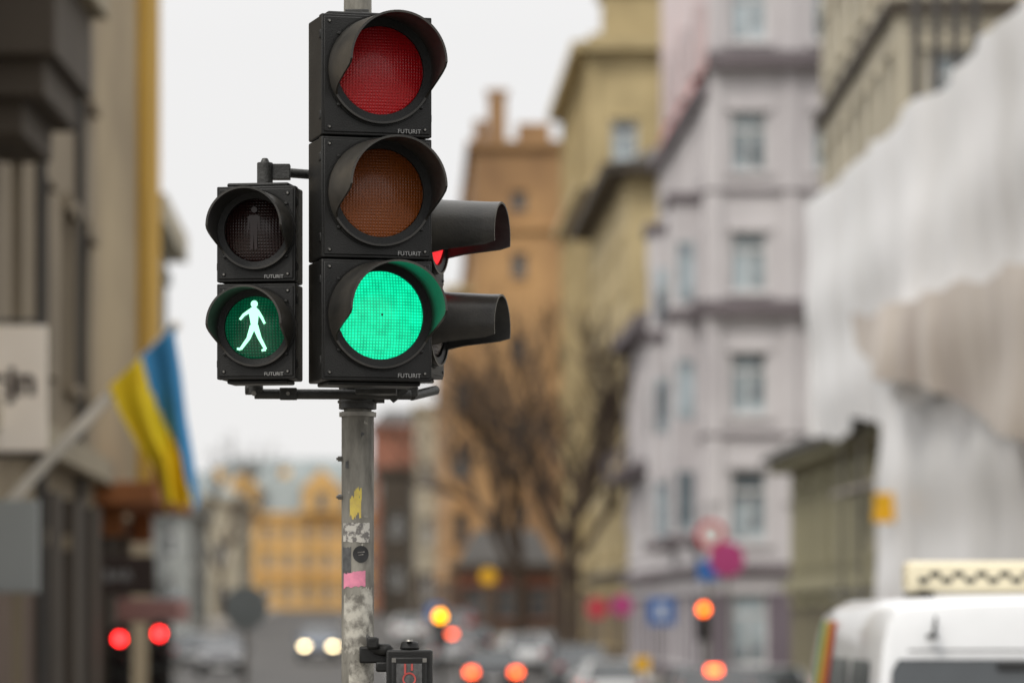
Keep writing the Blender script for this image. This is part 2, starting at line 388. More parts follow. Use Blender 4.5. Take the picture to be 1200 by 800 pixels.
def block(name,foot,z1,wall,glass,frame,roof,rows,colw=3.0,win=1.25,trim=None,belts=(),z0=-2.0,edges=(0,1,2,3),roofh=0,corn=.35,mull=True,tops=None,pil=False,base=None):
    e=group(name); w=MB(); gl=MB(); fr=MB(); tr=MB(); rf=MB()
    trim=trim or wall; base=base or wall
    nE=len(foot)
    for ei in range(nE):
        a=Vector(foot[ei]); b=Vector(foot[(ei+1)%nE]); zt=tops[ei] if tops else z1
        dv=(b-a); L=dv.length; dv/=L; nv=Vector((dv.y,-dv.x))
        def P(u,z,o=0): q=a+dv*u+nv*o; return (q.x,q.y,z)
        R=[r for r in rows if r[1]<zt-.2] if ei in edges else []
        nc=max(1,int(round(L/colw)))
        us=[0]; 
        for i in range(nc):
            cx=(i+.5)*L/nc; us+=[cx-win/2,cx+win/2]
        us.append(L); zs=[z0]
        for r0,r1 in R: zs+=[r0,r1]
        zs.append(zt)
        for j in range(len(zs)-1):
            mi=1 if (j<2 and len(zs)>3) else 0
            if j%2==0:
                w.quad(P(0,zs[j]),P(L,zs[j]),P(L,zs[j+1]),P(0,zs[j+1]),mi)
            else:
                for i in range(len(us)-1):
                    if i%2==0: w.quad(P(us[i],zs[j]),P(us[i+1],zs[j]),P(us[i+1],zs[j+1]),P(us[i],zs[j+1]),mi)
                    else:
                        u0,u1,b0,b1=us[i],us[i+1],zs[j],zs[j+1]; dp=-.25
                        w.quad(P(u0,b0),P(u0,b0,dp),P(u0,b1,dp),P(u0,b1)); w.quad(P(u1,b0,dp),P(u1,b0),P(u1,b1),P(u1,b1,dp))
                        w.quad(P(u0,b1,dp),P(u1,b1,dp),P(u1,b1),P(u0,b1)); w.quad(P(u0,b0),P(u1,b0),P(u1,b0,dp),P(u0,b0,dp))
                        gl.quad(P(u0,b0,dp),P(u1,b0,dp),P(u1,b1,dp),P(u0,b1,dp))
                        d3=(dv.x,dv.y,0)
                        if mull:
                            h=b1-b0; um=(u0+u1)/2
                            def bx(u,z,du,dz,o=-.2,t=.06,mb=fr,m=0): mb.box(P(u,z,o),(du,t,dz),m,ux=d3)
                            bx(um,b0+h*.35,.09,h*.66); bx(um,b0+h*.70,win,.10,o=-.199)
                            bx(u0+.05,(b0+b1)/2,.10,h,o=-.201); bx(u1-.05,(b0+b1)/2,.10,h,o=-.201)
                            bx(um,b1-.05,win-.2,.10,o=-.198); bx(um,b0+.05,win-.2,.10,o=-.198)
                        tr.box(P((u0+u1)/2,b0-.07,.06),(win+.3,.12,.12),0,ux=d3)
                        tr.box(P((u0+u1)/2,b1+.10,.05),(win+.3,.10,.18),0,ux=d3)
        d3=(dv.x,dv.y,0)
        for bz,bh,bp in belts:
            if bz<zt-.3 and ei in edges: tr.box(P(L/2,bz,bp/2+.003),(L+.1,bp,bh),1,ux=d3)
        if ei in edges: tr.box(P(L/2,zt-.2,corn/2+.004),(L+corn,corn,.45),1,ux=d3)
        if pil and ei in edges:
            for i in range(nc+1):
                u=min(L-.2,max(.2,i*L/nc)); tr.box(P(u,(zt-.5+5)/2,.058),(.4,.11,zt-5.6),0,ux=d3)
    if not tops:
        if roofh==0: rf.add([(x,y,z1-.02) for x,y in foot],[tuple(range(nE))])
        else:
            cx=sum(p[0] for p in foot)/nE; cy=sum(p[1] for p in foot)/nE
            top=[(x+(cx-x)*.35,y+(cy-y)*.35,z1+roofh) for x,y in foot]
            o=[(x-(cx-x)*.02,y-(cy-y)*.02,z1+.03) for x,y in foot]
            rf.add(o+top,[(i,(i+1)%nE,nE+(i+1)%nE,nE+i) for i in range(nE)]+[tuple(range(nE,2*nE))])
    w.obj('walls',e,[wall,base]); 
    if gl.f: gl.obj('window_glass',e,[glass])
    if fr.f: fr.obj('window_frames',e,[frame])
    if tr.f: tr.obj('trim',e,[wall,trim])
    if rf.f: rf.obj('roof',e,[roof])
    return e
def rfoot(y0,y1,w,off=0): return [(RF(y0)+off,y0),(RF(y0)+w,y0),(RF(y1)+w,y1),(RF(y1)+off,y1)]
def lfoot(y0,y1,w,off=0): return [(LF(y0)-w,y0),(LF(y0)+off,y0),(LF(y1)+off,y1),(LF(y1)-w,y1)]

W_lilac=wallmat('wall_pale_grey',(.60,.575,.58),(.46,.435,.445)); T_lilac=wallmat('trim_grey_dark',(.17,.145,.155)); B_lilac=wallmat('base_dusky',(.17,.14,.165))
W_beige=wallmat('wall_beige',(.50,.40,.215),(.33,.26,.135)); W_sand=wallmat('wall_sand',(.54,.435,.24),(.36,.285,.15))
W_brown=wallmat('wall_ochre_brick',(.48,.285,.125),(.22,.125,.06),.13)
W_ochre=wallmat('wall_yellow',(.74,.47,.18),(.60,.37,.13)); W_left=wallmat('wall_greige',(.30,.245,.165),(.165,.132,.09),.25)
W_strip=wallmat('wall_ochre_corner',(.66,.39,.05)); W_green=wallmat('wall_olive',(.29,.265,.16),(.20,.185,.115)); W_bg=wallmat('wall_blue_grey',(.36,.38,.37))
T_dark=wallmat('trim_dark',(.075,.06,.045)); W_pale=wallmat('wall_pale',(.52,.47,.36)); W_red=wallmat('wall_red_brown',(.29,.12,.075))
T_cream=wallmat('trim_cream',(.36,.31,.22)); T_or=wallmat('trim_orange_brown',(.38,.14,.045)); B_dk=wallmat('base_dark',(.11,.074,.052)); B_olive=wallmat('base_olive',(.14,.12,.08))

rowsG=[(0.2,2.4),(3.9,6.1),(7.7,9.6),(11.4,13.2),(15.0,16.8),(18.9,20.7)]
gb=block('apartment_building',rfoot(115,134,22),24,W_lilac,'glass_light','frame','roof_dark',rowsG,2.45,1.1,T_lilac,
   belts=[(3.1,.35,.25),(10.9,.45,.45),(18.3,.5,.5),(7.1,.12,.12),(14.4,.12,.12)],tops=[24,24,24,17.6],pil=True,base=B_lilac)
rm=MB(); f=rfoot(115,134,22)
rm.add([(f[0][0]-.3,115.3,17.7),(f[3][0]-.3,134,17.7),(f[3][0]+2.2,134,23),(f[0][0]+2.2,115.3,23),(f[1][0],115.3,23.2),(f[2][0],134,23.2)],[(0,3,2,1),(3,4,5,2)])
rm.obj('mansard_roof',gb,['roof_red'])
dm=MB(); dg=MB()
for yy in(119,124,129):
    x=RF(yy); dm.box((x+.9,yy,19.4),(2.2,1.7,2.2)); dg.box((x-.215,yy,19.3),(.03,1.1,1.5)); 
dm.obj('dormers',gb,[W_lilac]); dg.obj('dormer_glass',gb,['glass_dark'])
bay=MB(); bg=MB()
for yy in(118.5,127.5):
    x=RF(yy); bay.box((x-.45,yy,9.2),(.9,2.6,10.2)); bay.box((x-.5,yy,14.45),(1.1,2.9,.3),1); bay.box((x-.5,yy,4.0),(1.1,2.9,.3),1); bay.box((x-.5,yy,10.9),(1.12,2.92,.3),1)
    for z in(5.2,8.6,12.2):
        bg.box((x-.905,yy,z),(.03,1.5,1.8)); bg.box((x-.45,yy-1.31,z),(.5,.03,1.8))
bay.obj('bay_windows',gb,[W_lilac,T_lilac],bevel=.03); bg.obj('bay_glass',gb,['glass_light'])
g2=block('apartment_building',rfoot(134.2,150,20,-.1),12.3,W_lilac,'glass_light','frame','roof_dark',rowsG[:3],2.6,1.1,T_lilac,belts=[(3.1,.4,.3),(7.0,.35,.6)],corn=.7,roofh=1.2,pil=True,base=B_lilac)
bal=MB()
for yy in(137,141,145.5,149):
    for z in(6.9,):
        bal.box((RF(yy)-.6,yy,z),(1.0,2.2,.18)); bal.box((RF(yy)-1.1,yy,z+.5),(.06,2.2,.9))
bal.obj('balconies',g2,[T_lilac])
b1=block('apartment_building',rfoot(152,178,20),19.6,W_sand,'glass_dark','frame','roof_dark',[(0.5,2.6),(4.2,6.2),(7.8,9.8),(11.2,13.2),(14.8,16.8)],2.8,1.1,T_dark,belts=[(3.4,.3,.3)],corn=1.0,roofh=2.2,base=B_dk)
b2=block('apartment_building',rfoot(180,205,20),28.6,W_beige,'glass_light','frame','roof_dark',[(0.8,3),(5,7),(8.5,10.5),(12,14),(15.5,17.5),(19,21),(22.8,25)],3.1,1.25,W_sand,belts=[(4,.3,.3),(22,.4,.5)],corn=.8,pil=True,base=B_dk)
t=MB(); t.box((RF(181)+2.4,182.5,29.8),(3.4,3.4,2.6)); t.box((RF(181)+2.4,182.5,31.3),(3.9,3.9,.4)); t.box((RF(200)+1,199,29.4),(1.2,1.2,2)); t.box((RF(190)+1.0,190,29.5),(.9,2.5,1.8)); t.obj('parapet_towers',b2,[W_beige],bevel=.1)
bc=block('brick_house',[(-2.3,230),(14,230),(13,275),(-3.5,275)],30.2,W_brown,'glass_dark','frame_d','roof_dark',[(2,4),(7,8.6),(12,13.5),(17,18.5),(22,23.5),(26,27.2)],5.2,.9,W_brown,belts=[(25,.3,.3)],corn=.4,base=B_dk)
t=MB(); t.box((-.9,231,31.4),(1.1,1.2,3.6)); t.box((-.9,231,33.2),(1.35,1.4,.3)); t.box((-1.9,230.8,30.8),(.8,1.2,1.4)); t.box((1.3,231,30.8),(2.0,1,1.1)); t.obj('chimneys',bc,[W_brown],bevel=.06)
block('brick_house',[(-3.75,231),(-2.35,231),(-3.6,262),(-5.2,262)],21.6,W_brown,'glass_dark','frame_d','roof_dark',[(2,4),(6,8),(10,12),(14,16)],3,.8,W_sand,base=B_dk)
block('town_house',[(-6.9,280),(-4.2,280),(2,300),(-7.6,300)],17.2,W_pale,'glass_dark','frame','roof_dark',[(3,5),(7,9),(11,13)],1.7,.7,W_pale,base=B_dk)
block('town_house',[(-12.2,335),(-8.1,335),(-6,355),(-12.2,355)],18.5,W_red,'glass_dark','frame','roof_dark',[(4,6),(8,10),(12,14)],2.0,.9,W_red,roofh=1.5)
block('town_house',[(-10.4,305),(-8.0,305),(-8.0,318),(-10.9,318)],13.6,T_dark,'glass_dark','frame','roof_dark',[(4,6),(8,10)],1.8,.8)
kb=block('market_pavilion',[(-2.9,208),(2.3,208),(2.0,222),(-3.2,222)],4.6,W_red,'glass_dark','frame_d','roof_dark',[(1.6,3.4)],1.7,1.1,T_dark,roofh=1.9,corn=.5,base=B_dk)
ye=block('yellow_town_house',[(-29.4,360),(-12.7,360),(-12.7,376),(-29.4,376)],11.6,W_ochre,'glass_dark','frame','roof_blue',[(3.3,5.0),(6.3,7.9),(9.0,10.4)],1.9,.85,W_ochre,belts=[(5.6,.25,.2)],roofh=3.4)
t=MB()
for cx,wd,hh in((-25.2,3.0,3.0),(-17.8,3.6,3.4)):
    t.box((cx,359.7,12.6),(wd,1.2,2.2)); t.add([(cx-wd/2-.2,359,13.7),(cx+wd/2+.2,359,13.7),(cx,359,13.7+hh*.6),(cx-wd/2-.2,364,13.7),(cx+wd/2+.2,364,13.7),(cx,364,13.7+hh*.6)],[(0,1,2),(0,2,5,3),(1,4,5,2)])
for cx in(-27.8,-21.6,-14.6): t.box((cx,366,14.8),(.9,.9,2.2))
t.obj('gables_and_chimneys',ye,[W_ochre])
t=MB()
for cx in(-25.2,-17.8): t.box((cx,359.05,12.6),(1.0,.05,1.4))
t.obj('gable_windows',ye,['glass_dark'])
block('town_house',[(-40,300),(-21.5,300),(-21.5,318),(-40,318)],11.2,W_pale,'glass_dark','frame','roof_blue',[(2.5,4.2),(6,7.7)],2.4,1,roofh=2)
block('town_house',[(-60,210),(-17.6,210),(-17.9,226),(-60,226)],7.8,W_bg,'glass_dark','frame','roof_dark',[(2.2,4),(5,6.8)],2.6,1.1,roofh=1.4)
block('apartment_building',[(-34,400),(-8,400),(-8,420),(-34,420)],16,W_pale,'glass_dark','frame','roof_blue',[(10,12)],3,1.1,roofh=2.4)

lo=block('olive_house',[(RF(66),66),(RF(66)+6,66),(RF(92)+6,92),(RF(92),92)],5.5,W_green,'glass_dark','frame','roof_dark',[(0.2,1.9),(2.9,4.6)],2.9,1.1,W_green,belts=[(2.35,.25,.2)],corn=.5,base=B_olive)
t=MB(); y0,y1=65.9,92.3
t.add([(RF(y0)-.7,y0,5.45),(RF(y1)-.7,y1,5.45),(RF(y1)+2.4,y1,7.1),(RF(y0)+2.4,y0,7.1),(RF(y1)+6,y1,7.1),(RF(y0)+6,y0,7.1),(RF(y1)-.7,y1,5.3),(RF(y0)-.7,y0,5.3)],[(0,3,2,1),(3,5,4,2),(0,1,6,7),(1,2,4,6)])
t.obj('sloped_roof',lo,['roof_dark'])
block('apartment_building',[(7.9,79),(20,79),(20,98),(7.9,98)],21,W_pale,'glass_light','frame','roof_dark',[(8.3,10),(11.6,13.3),(15,16.7)],2.6,1.1,T_dark,belts=[(14.2,.25,.2),(10.8,.2,.15)],z0=-2)
t=MB()
for x in(7.95,8.35,8.72,9.1): t.cyl((x,75.5,9.2),(x,75.5,15.5),.095,.095,12); 
for z in(11,13.2): t.box((8.5,75.5,z),(1.5,.05,.05))
fl=group('flue_pipes'); t.obj('pipes',fl,['roof_dark'],smooth=True)

wb=block('building_under_renovation',rfoot(40,77,12),9.4,W_pale,'glass_dark','frame','roof_dark',[(3.2,5),(6.4,8.2)],3,1.2,W_pale)
def sheetmat(name,c,c2,tl):
    m,nt,b=newmat(name); N=nt.nodes.new;L=nt.links.new
    tc=N('ShaderNodeTexCoord'); n=N('ShaderNodeTexNoise'); n.inputs['Scale'].default_value=.35; n.inputs['Detail'].default_value=4
    L(tc.outputs['Object'],n.inputs['Vector']); r=N('ShaderNodeValToRGB')
    r.color_ramp.elements[0].position=.36; r.color_ramp.elements[0].color=(*c2,1)
    r.color_ramp.elements[1].position=.58; r.color_ramp.elements[1].color=(*c,1)
    L(n.outputs[0],r.inputs[0]); L(r.outputs[0],b.inputs['Base Color']); b.inputs['Roughness'].default_value=.4
    tr=N('ShaderNodeBsdfTranslucent'); tr.inputs[0].default_value=(*c,1)
    mx=N('ShaderNodeMixShader'); mx.inputs[0].default_value=tl; L(b.outputs[0],mx.inputs[1]); L(tr.outputs[0],mx.inputs[2])
    L(mx.outputs[0],nt.nodes['Material Output'].inputs['Surface']); return m
M['sheet']=sheetmat('scaffold_sheeting',(.84,.84,.85),(.70,.70,.70),.06)
M['net']=sheetmat('scaffold_netting',(.62,.55,.48),(.42,.35,.30),.12)
M['brownstain']=mat('scaffold_boards',(.42,.36,.31),.8,(.25,.21,.18),1.2)
def sheet(name,ya,yb,zb,zt,off,parent,seed=0,mk='sheet',amp=1):
    # tarpaulin tied to the scaffold lifts: broad vertical folds and shallow sag between ties
    mb=MB(); nu=130; nv=30; vs=[]
    for i in range(nu+1):
        u=i/nu; y=ya+(yb-ya)*u
        top=zt(u) if callable(zt) else zt
        for j in range(nv+1):
            v=j/nv
            bot=zb(u) if callable(zb) else zb
            z=bot+(top-bot)*v
            sk=y+.25*z
            n1=noise.noise(Vector((sk*.33,z*.12,seed)))*.42+noise.noise(Vector((sk*.85,z*.16,seed+5)))*.20+noise.noise(Vector((sk*1.9,z*.25,seed+9)))*.06
            n1+= .10*abs(math.sin(sk*.78))+.07*math.sin(z*1.57)**2
            vs.append((RF(y)-off+amp*n1*(1-v*.35),y,z+ .18*noise.noise(Vector((y*.4,seed,3)))*v))
    W=nv+1
    mb.add(vs,[(i*W+j,i*W+j+1,(i+1)*W+j+1,(i+1)*W+j) for i in range(nu) for j in range(nv)])
    return mb.obj(name,parent,[mk],smooth=True)
sheet('upper_sheeting',42,78.4,lambda u:5.1+.28*math.sin(u*17)**2,10.0,1.15,wb,1)
sheet('lower_sheeting',42,68.5,1.2,5.8,1.02,wb,4)
sheet('netting',47,69,lambda u:3.5+2.85*u+.08*math.sin(u*14),lambda u:6.1+.9*u,1.52,wb,1,'net',.75)
t=MB(); t.quad((RF(78.4)-1.1,78.4,5.3),(RF(78.4)+.2,78.4,5.3),(RF(78.4)+.6,78.4,10),(RF(78.4)-1.1,78.4,10)); t.obj('end_sheeting',wb,['sheet'])
t=MB()
for y in range(43,79,3):
    for o in(.35,.7): t.cyl((RF(y)-o,y,gz(y)),(RF(y)-o,y,10.3),.03,.03,8)
for z in(2.1,4.1,6.1,8.1,10.0):
    for o in(.35,.7): t.cyl((RF(42)-o,42,z),(RF(78)-o,78,z),.025,.025,8)
t.obj('scaffold_tubes',wb,['bolt'])
t=MB()
for z in(4.15,6.15,8.15): t.box(((RF(42)+RF(78))/2-.45,60,z),(36,.45,.05),0,ux=(-.035,1,0))
t.obj('scaffold_boards',wb,['brownstain'])
sg=group('shop_sign',(6.55,66.0,3.6)); t=MB(); t.box((0.05,0,0),(.75,.12,.34)); t.box((-.1,0,-.25),(.5,.12,.18)); 
M['sign_or']=mat('sign_orange',(.92,.50,.01),.5); t.obj('panel',sg,['sign_or'],bevel=.03); t=MB(); t.cyl((.3,0,0),(1.1,0,0),.03); t.obj('arm',sg,['roof_dark'])
ln=group('street_lamp',(9.7,111,gz(111))); t=MB(); t.cyl((0,0,0),(0,0,10.9),.09,.06,12); t.cyl((-.45,0,10.9),(.45,0,10.9),.04,.04,8); t.obj('post',ln,['roof_dark'])
t=MB()
for x in(-.45,.45): t.cyl((x,0,11.0),(x,0,11.25),.18,.30,16); t.cyl((x,0,11.25),(x,0,11.5),.30,.10,16)
t.obj('lanterns',ln,['white'],smooth=True)

# left street side
lb=block('apartment_building',lfoot(22,50.5,12),15,W_left,'glass_dark','frame_d','roof_dark',[(.4,2.4),(4.4,6.4),(8.2,10.2),(12,13.6)],3.2,1.2,T_cream,belts=[(3.5,.3,.25)],edges=(0,1),base=B_dk)
t=MB(); t.box((LF(55.3)-6,55.3,6.5),(12,9.5,17),0,ux=(1,-.0,0)); t.obj('blank_gable_wall',lb,[mat('wall_warm_plaster',(.40,.32,.20),.85,(.26,.205,.13),.3)])
t=MB()
t.box((LF(58.6)+.16,58.9,9.3),(.18,2.3,11.5),0); t.obj('ochre_corner_strip',lb,[W_strip])
t=MB(); 
for yc in(36.2,):
    x=LF(yc)
    t.box((x+.42,yc,9.6),(.84,3.0,5.8),0); t.box((x+.36,yc,6.55),(.72,2.6,.4),0); t.box((x+.25,yc,6.2),(.5,2.2,.35),0)
    t.box((x+.5,yc,7.6),(1.0,3.2,.22),1)
t.obj('bay_window',lb,[T_dark,T_cream],bevel=.03)
t=MB(); t.box((LF(36)+.845,36.2,8.9),(.03,2.2,1.9)); t.obj('bay_glass',lb,['glass_dark'])
t=MB()
for yc in(30,41.5,47): t.cyl((LF(yc)+.07,yc,0),(LF(yc)+.07,yc,14.5),.06,.06,10)
t.obj('drainpipes',lb,['roof_dark'],smooth=True)
t=MB()
t.box((LF(53)+.45,53,3.25),(.9,5.5,.3)); t.box((LF(53)+.88,53,3.62),(.08,5.5,.5)); t.box((LF(53)+.25,51,2.95),(.3,.25,.5)); t.box((LF(53)+.25,55,2.95),(.3,.25,.5))
t.obj('balcony',lb,[T_or],bevel=.03)
t=MB()
for yc in(42.5,45.5,48.5,51.5,54.5): t.box((LF(yc)+.08,yc,1.3),(.16,.9,3.4))
t.obj('shopfront_pilasters',lb,[T_dark])
block('town_house',lfoot(60.8,67.5,10),8.3,W_bg,'glass_dark','frame','roof_dark',[(.4,2.2),(3.4,5),(6,7.4)],2.4,1.0,W_pale,edges=(0,1))

M['cream']=mat('sign_cream',(.90,.82,.72),.6,(.85,.77,.67),3); M['brownink']=mat('sign_ink',(.03,.015,.010),.6)
M['polewhite']=mat('flagpole_white',(.86,.81,.72),.5)
s=group('hanging_sign',(-4.76,35.2,0)); t=MB(); t.box((.07,0,3.71),(.86,.07,1.15)); t.obj('board',s,['cream'],bevel=.01)
t=MB(); t.cyl((-.5,0,4.33),(.45,0,4.33),.02); t.cyl((-.5,0,3.10),(.45,0,3.10),.02); t.obj('bracket',s,['roof_dark'])
text('lettering',s,'kafejn',.36,(.40,-.037,3.66),'brownink',align='RIGHT',bold=.016)
s=group('hanging_sign',(-4.72,35.4,0)); t=MB(); t.box((0,0,2.27),(.72,.10,.85)); t.box((0,-.052,2.27),(.66,.01,.79),1); t.obj('board',s,[W_bg,W_bg],bevel=.01)
s=group('hanging_sign',(-5.12,50,0)); t=MB(); t.box((0,0,2.17),(.95,.12,.5)); t.obj('board',s,['brownink'],bevel=.01)
text('lettering',s,'BAR',.2,(0,-.07,2.1),'label')
M['pinkish']=mat('awning_pink',(.42,.22,.20),.7); s=group('shop_awning',(-5.1,54,0)); t=MB(); t.box((.0,0,1.72),(1.0,1.5,.32)); t.obj('awning',s,['pinkish'],bevel=.04)

# flag
M['fl_y']=mat('flag_yellow',(.92,.68,.012),.7,(.84,.57,.008),3); M['fl_b']=mat('flag_blue',(.05,.30,.58),.7,(.035,.23,.48),3)
fg=group('ukrainian_flag',(0,38,0))
t=MB(); A=Vector((-5.08,0,2.65)); B=Vector((-3.33,0,4.50)); t.cyl(A,B,.062,.052,16); t.cyl(B,B+Vector((.03,0,.04)),.07,.03,12); t.obj('flagpole',fg,['polewhite'],smooth=True)
t=MB(); t.box((-5.1,0,2.62),(.14,.16,.25)); t.obj('wall_bracket',fg,['roof_dark'])
Lk=[(-3.98,3.90),(-3.86,3.62),(-3.70,3.34),(-3.52,3.10),(-3.43,2.70)]; Rk=[(-3.34,4.48),(-3.26,4.0),(-3.22,3.6),(-3.15,3.2),(-3.09,2.74)]
def interp(K,v):
    q=v*(len(K)-1); i=min(int(q),len(K)-2); f_=q-i; return (K[i][0]+(K[i+1][0]-K[i][0])*f_,K[i][1]+(K[i+1][1]-K[i][1])*f_)
vs=[];nu,nv=32,30
for j in range(nv+1):
    v=j/nv; l=interp(Lk,v); r_=interp(Rk,v)
    for i in range(nu+1):
        u=i/nu
        vs.append((l[0]+(r_[0]-l[0])*u,-.08+.09*math.sin(u*12+v*2.2)*(.25+v)+.05*noise.noise(Vector((u*3,v*3,1))),l[1]+(r_[1]-l[1])*u-.05*math.sin(u*15+1)*v))
t=MB(); t.v=vs
for j in range(nv):
    for i in range(nu):
        a=j*(nu+1)+i; t.f.append([a,a+1,a+nu+2,a+nu+1]); t.m.append(1 if (i+.5)/nu>.50+.38*(j/nv)**2 else 0)
t.obj('cloth',fg,['fl_y','fl_b'],smooth=True)

# ---------------------------------------------------------------- background street furniture
M['e_red']=emis('signal_red_lit',(1,.02,.02),12); M['e_amber']=emis('signal_amber_lit',(1,.34,.0),10); M['e_or']=emis('signal_orange_lit',(1,.13,.01),10)
M['e_brake']=emis('brake_light_lit',(1,.10,.02),12); M['e_head']=emis('headlight_lit',(1,.80,.45),18); M['tail']=mat('tail_lamp',(.35,.02,.02),.3)
def far_signal(x,y,z,lit,which=0,yaw=0,r=.1):
    e=group('traffic_light',(x,y,0),yaw); t=MB(); h=.30; zt=z+h*which
    for i in range(3): t.box((0,0,zt-i*h),(.30,.18,h-.01))
    t.cyl((0,.15,gz(y)),(0,.15,zt+.2),.05,.05,12); t.box((0,.1,zt-h),(.05,.12,.05)); t.obj('housing_and_post',e,['plastic'],bevel=.01)
    v=MB(); l=MB(); dk=MB()
    for i in range(3):
        visor(v,0,zt-i*h,-.09,.125,.11,.16)
        dome(l if i==which else dk,0,zt-i*h,-.093,r,.02,n=24,rings=3)
    v.obj('visors',e,['visor','visor_in'],smooth=True); l.obj('lit_lens',e,[lit]); dk.obj('dark_lenses',e,['lens_pedred']); return e
far_signal(-5.1,50,1.345,'e_red',r=.07); far_signal(-4.63,50.5,1.41,'e_red',r=.07)
far_signal(4.48,90,1.84,'e_or',r=.12); far_signal(-1.68,90,1.68,'e_amber',r=.12)
M['s_red']=mat('sign_red',(.55,.05,.07),.5); M['s_mag']=mat('sign_magenta',(.50,.06,.22),.5); M['s_blue']=mat('sign_blue',(.02,.15,.48),.5); M['s_back']=mat('sign_back',(.22,.25,.26),.5,metal=.3)
def rsign(x,y,z,r,mk,inner=None,square=False):
    e=group('traffic_sign',(x,y,0)); t=MB(); t.cyl((0,.05,gz(y)),(0,.05,z+r),.035,.035,12); t.obj('post',e,['bolt'])
    t=MB()
    if square: t.box((0,0,z),(2*r,.03,2*r),0)
    else: t.cyl((0,.012,z),(0,-.012,z),r,r,32,0)
    if inner:
        if square: t.box((0,-.02,z),(r*.6,.012,r*1.0),1)
        elif inner=='bar': t.box((0,-.02,z),(r*1.4,.012,r*.35),1)
        else: t.cyl((0,-.013,z),(0,-.018,z),r*.62,r*.62,28,1)
    t.obj('plate',e,[mk,'white' if inner in('bar','white') else (inner or 'white')]); return e
rsign(5.15,92,3.03,.42,'s_mag','s_mag'); rsign(5.18,100,3.8,.40,'s_red','white'); rsign(5.0,98,2.85,.26,'s_blue',None,True)
rsign(4.67,120,1.84,.42,'s_blue','white',True); rsign(3.1,140,2.0,.40,'s_red','s_red'); rsign(4.0,140,2.1,.40,'s_mag','s_mag')
rsign(-4.16,60,1.78,.34,'s_back'); 
rsign(-1.06,170,3.5,.36,'sign_or'); rsign(-3.0,150,1.9,.30,'s_blue','white',True)
rsign(-9.6,110,2.1,.3,'s_back'); rsign(3.05,90,.55,.18,'sign_or',None,True)

# ---------------------------------------------------------------- vehicles
M['carglass']=mat('car_glass',(.05,.06,.065),.08,(.03,.035,.04),1,spec=.9)
M['tyre']=mat('tyre',(.02,.02,.02),.8); M['hub']=mat('wheel_hub',(.4,.4,.4),.4,metal=.6); M['trimb']=mat('car_trim',(.03,.03,.03),.5)
def paint(n,c): 
    m=mat(n,c,.28,tuple(v*.92 for v in c),2); m.node_tree.nodes['Principled BSDF'].inputs['Coat Weight'].default_value=.6; return m
P_w=paint('paint_white',(.76,.77,.78)); P_s=paint('paint_silver',(.34,.35,.36)); P_b=paint('paint_blue',(.05,.08,.14)); P_k=paint('paint_black',(.03,.03,.035)); P_r=paint('paint_red',(.30,.03,.03)); P_g=paint('paint_grey',(.13,.14,.15))
def wheels(e,xs,ysl,r=.31):
    t=MB(); h=MB()
    for x in(-xs,xs):
        for y in ysl:
            t.cyl((x-.1,y,r),(x+.1,y,r),r,r,24); sx=.105 if x>0 else -.105
            h.cyl((x,y,r),(x+sx,y,r),r*.62,r*.58,16)
    t.obj('tyres',e,['tyre'],bevel=.02); h.obj('hubs',e,['hub'])
def loft(mb,rings_,m=0):
    n=len(rings_[0]); o=[]
    for R in rings_: o+=R
    fs=[]
    for k in range(len(rings_)-1):
        for i in range(n):
            fs.append((k*n+i,(k+1)*n+i,(k+1)*n+(i+1)%n,k*n+(i+1)%n))
    fs.append(tuple(range(n))); fs.append(tuple(range(len(o)-1,len(o)-n-1,-1)))
    mb.add(o,fs,m)
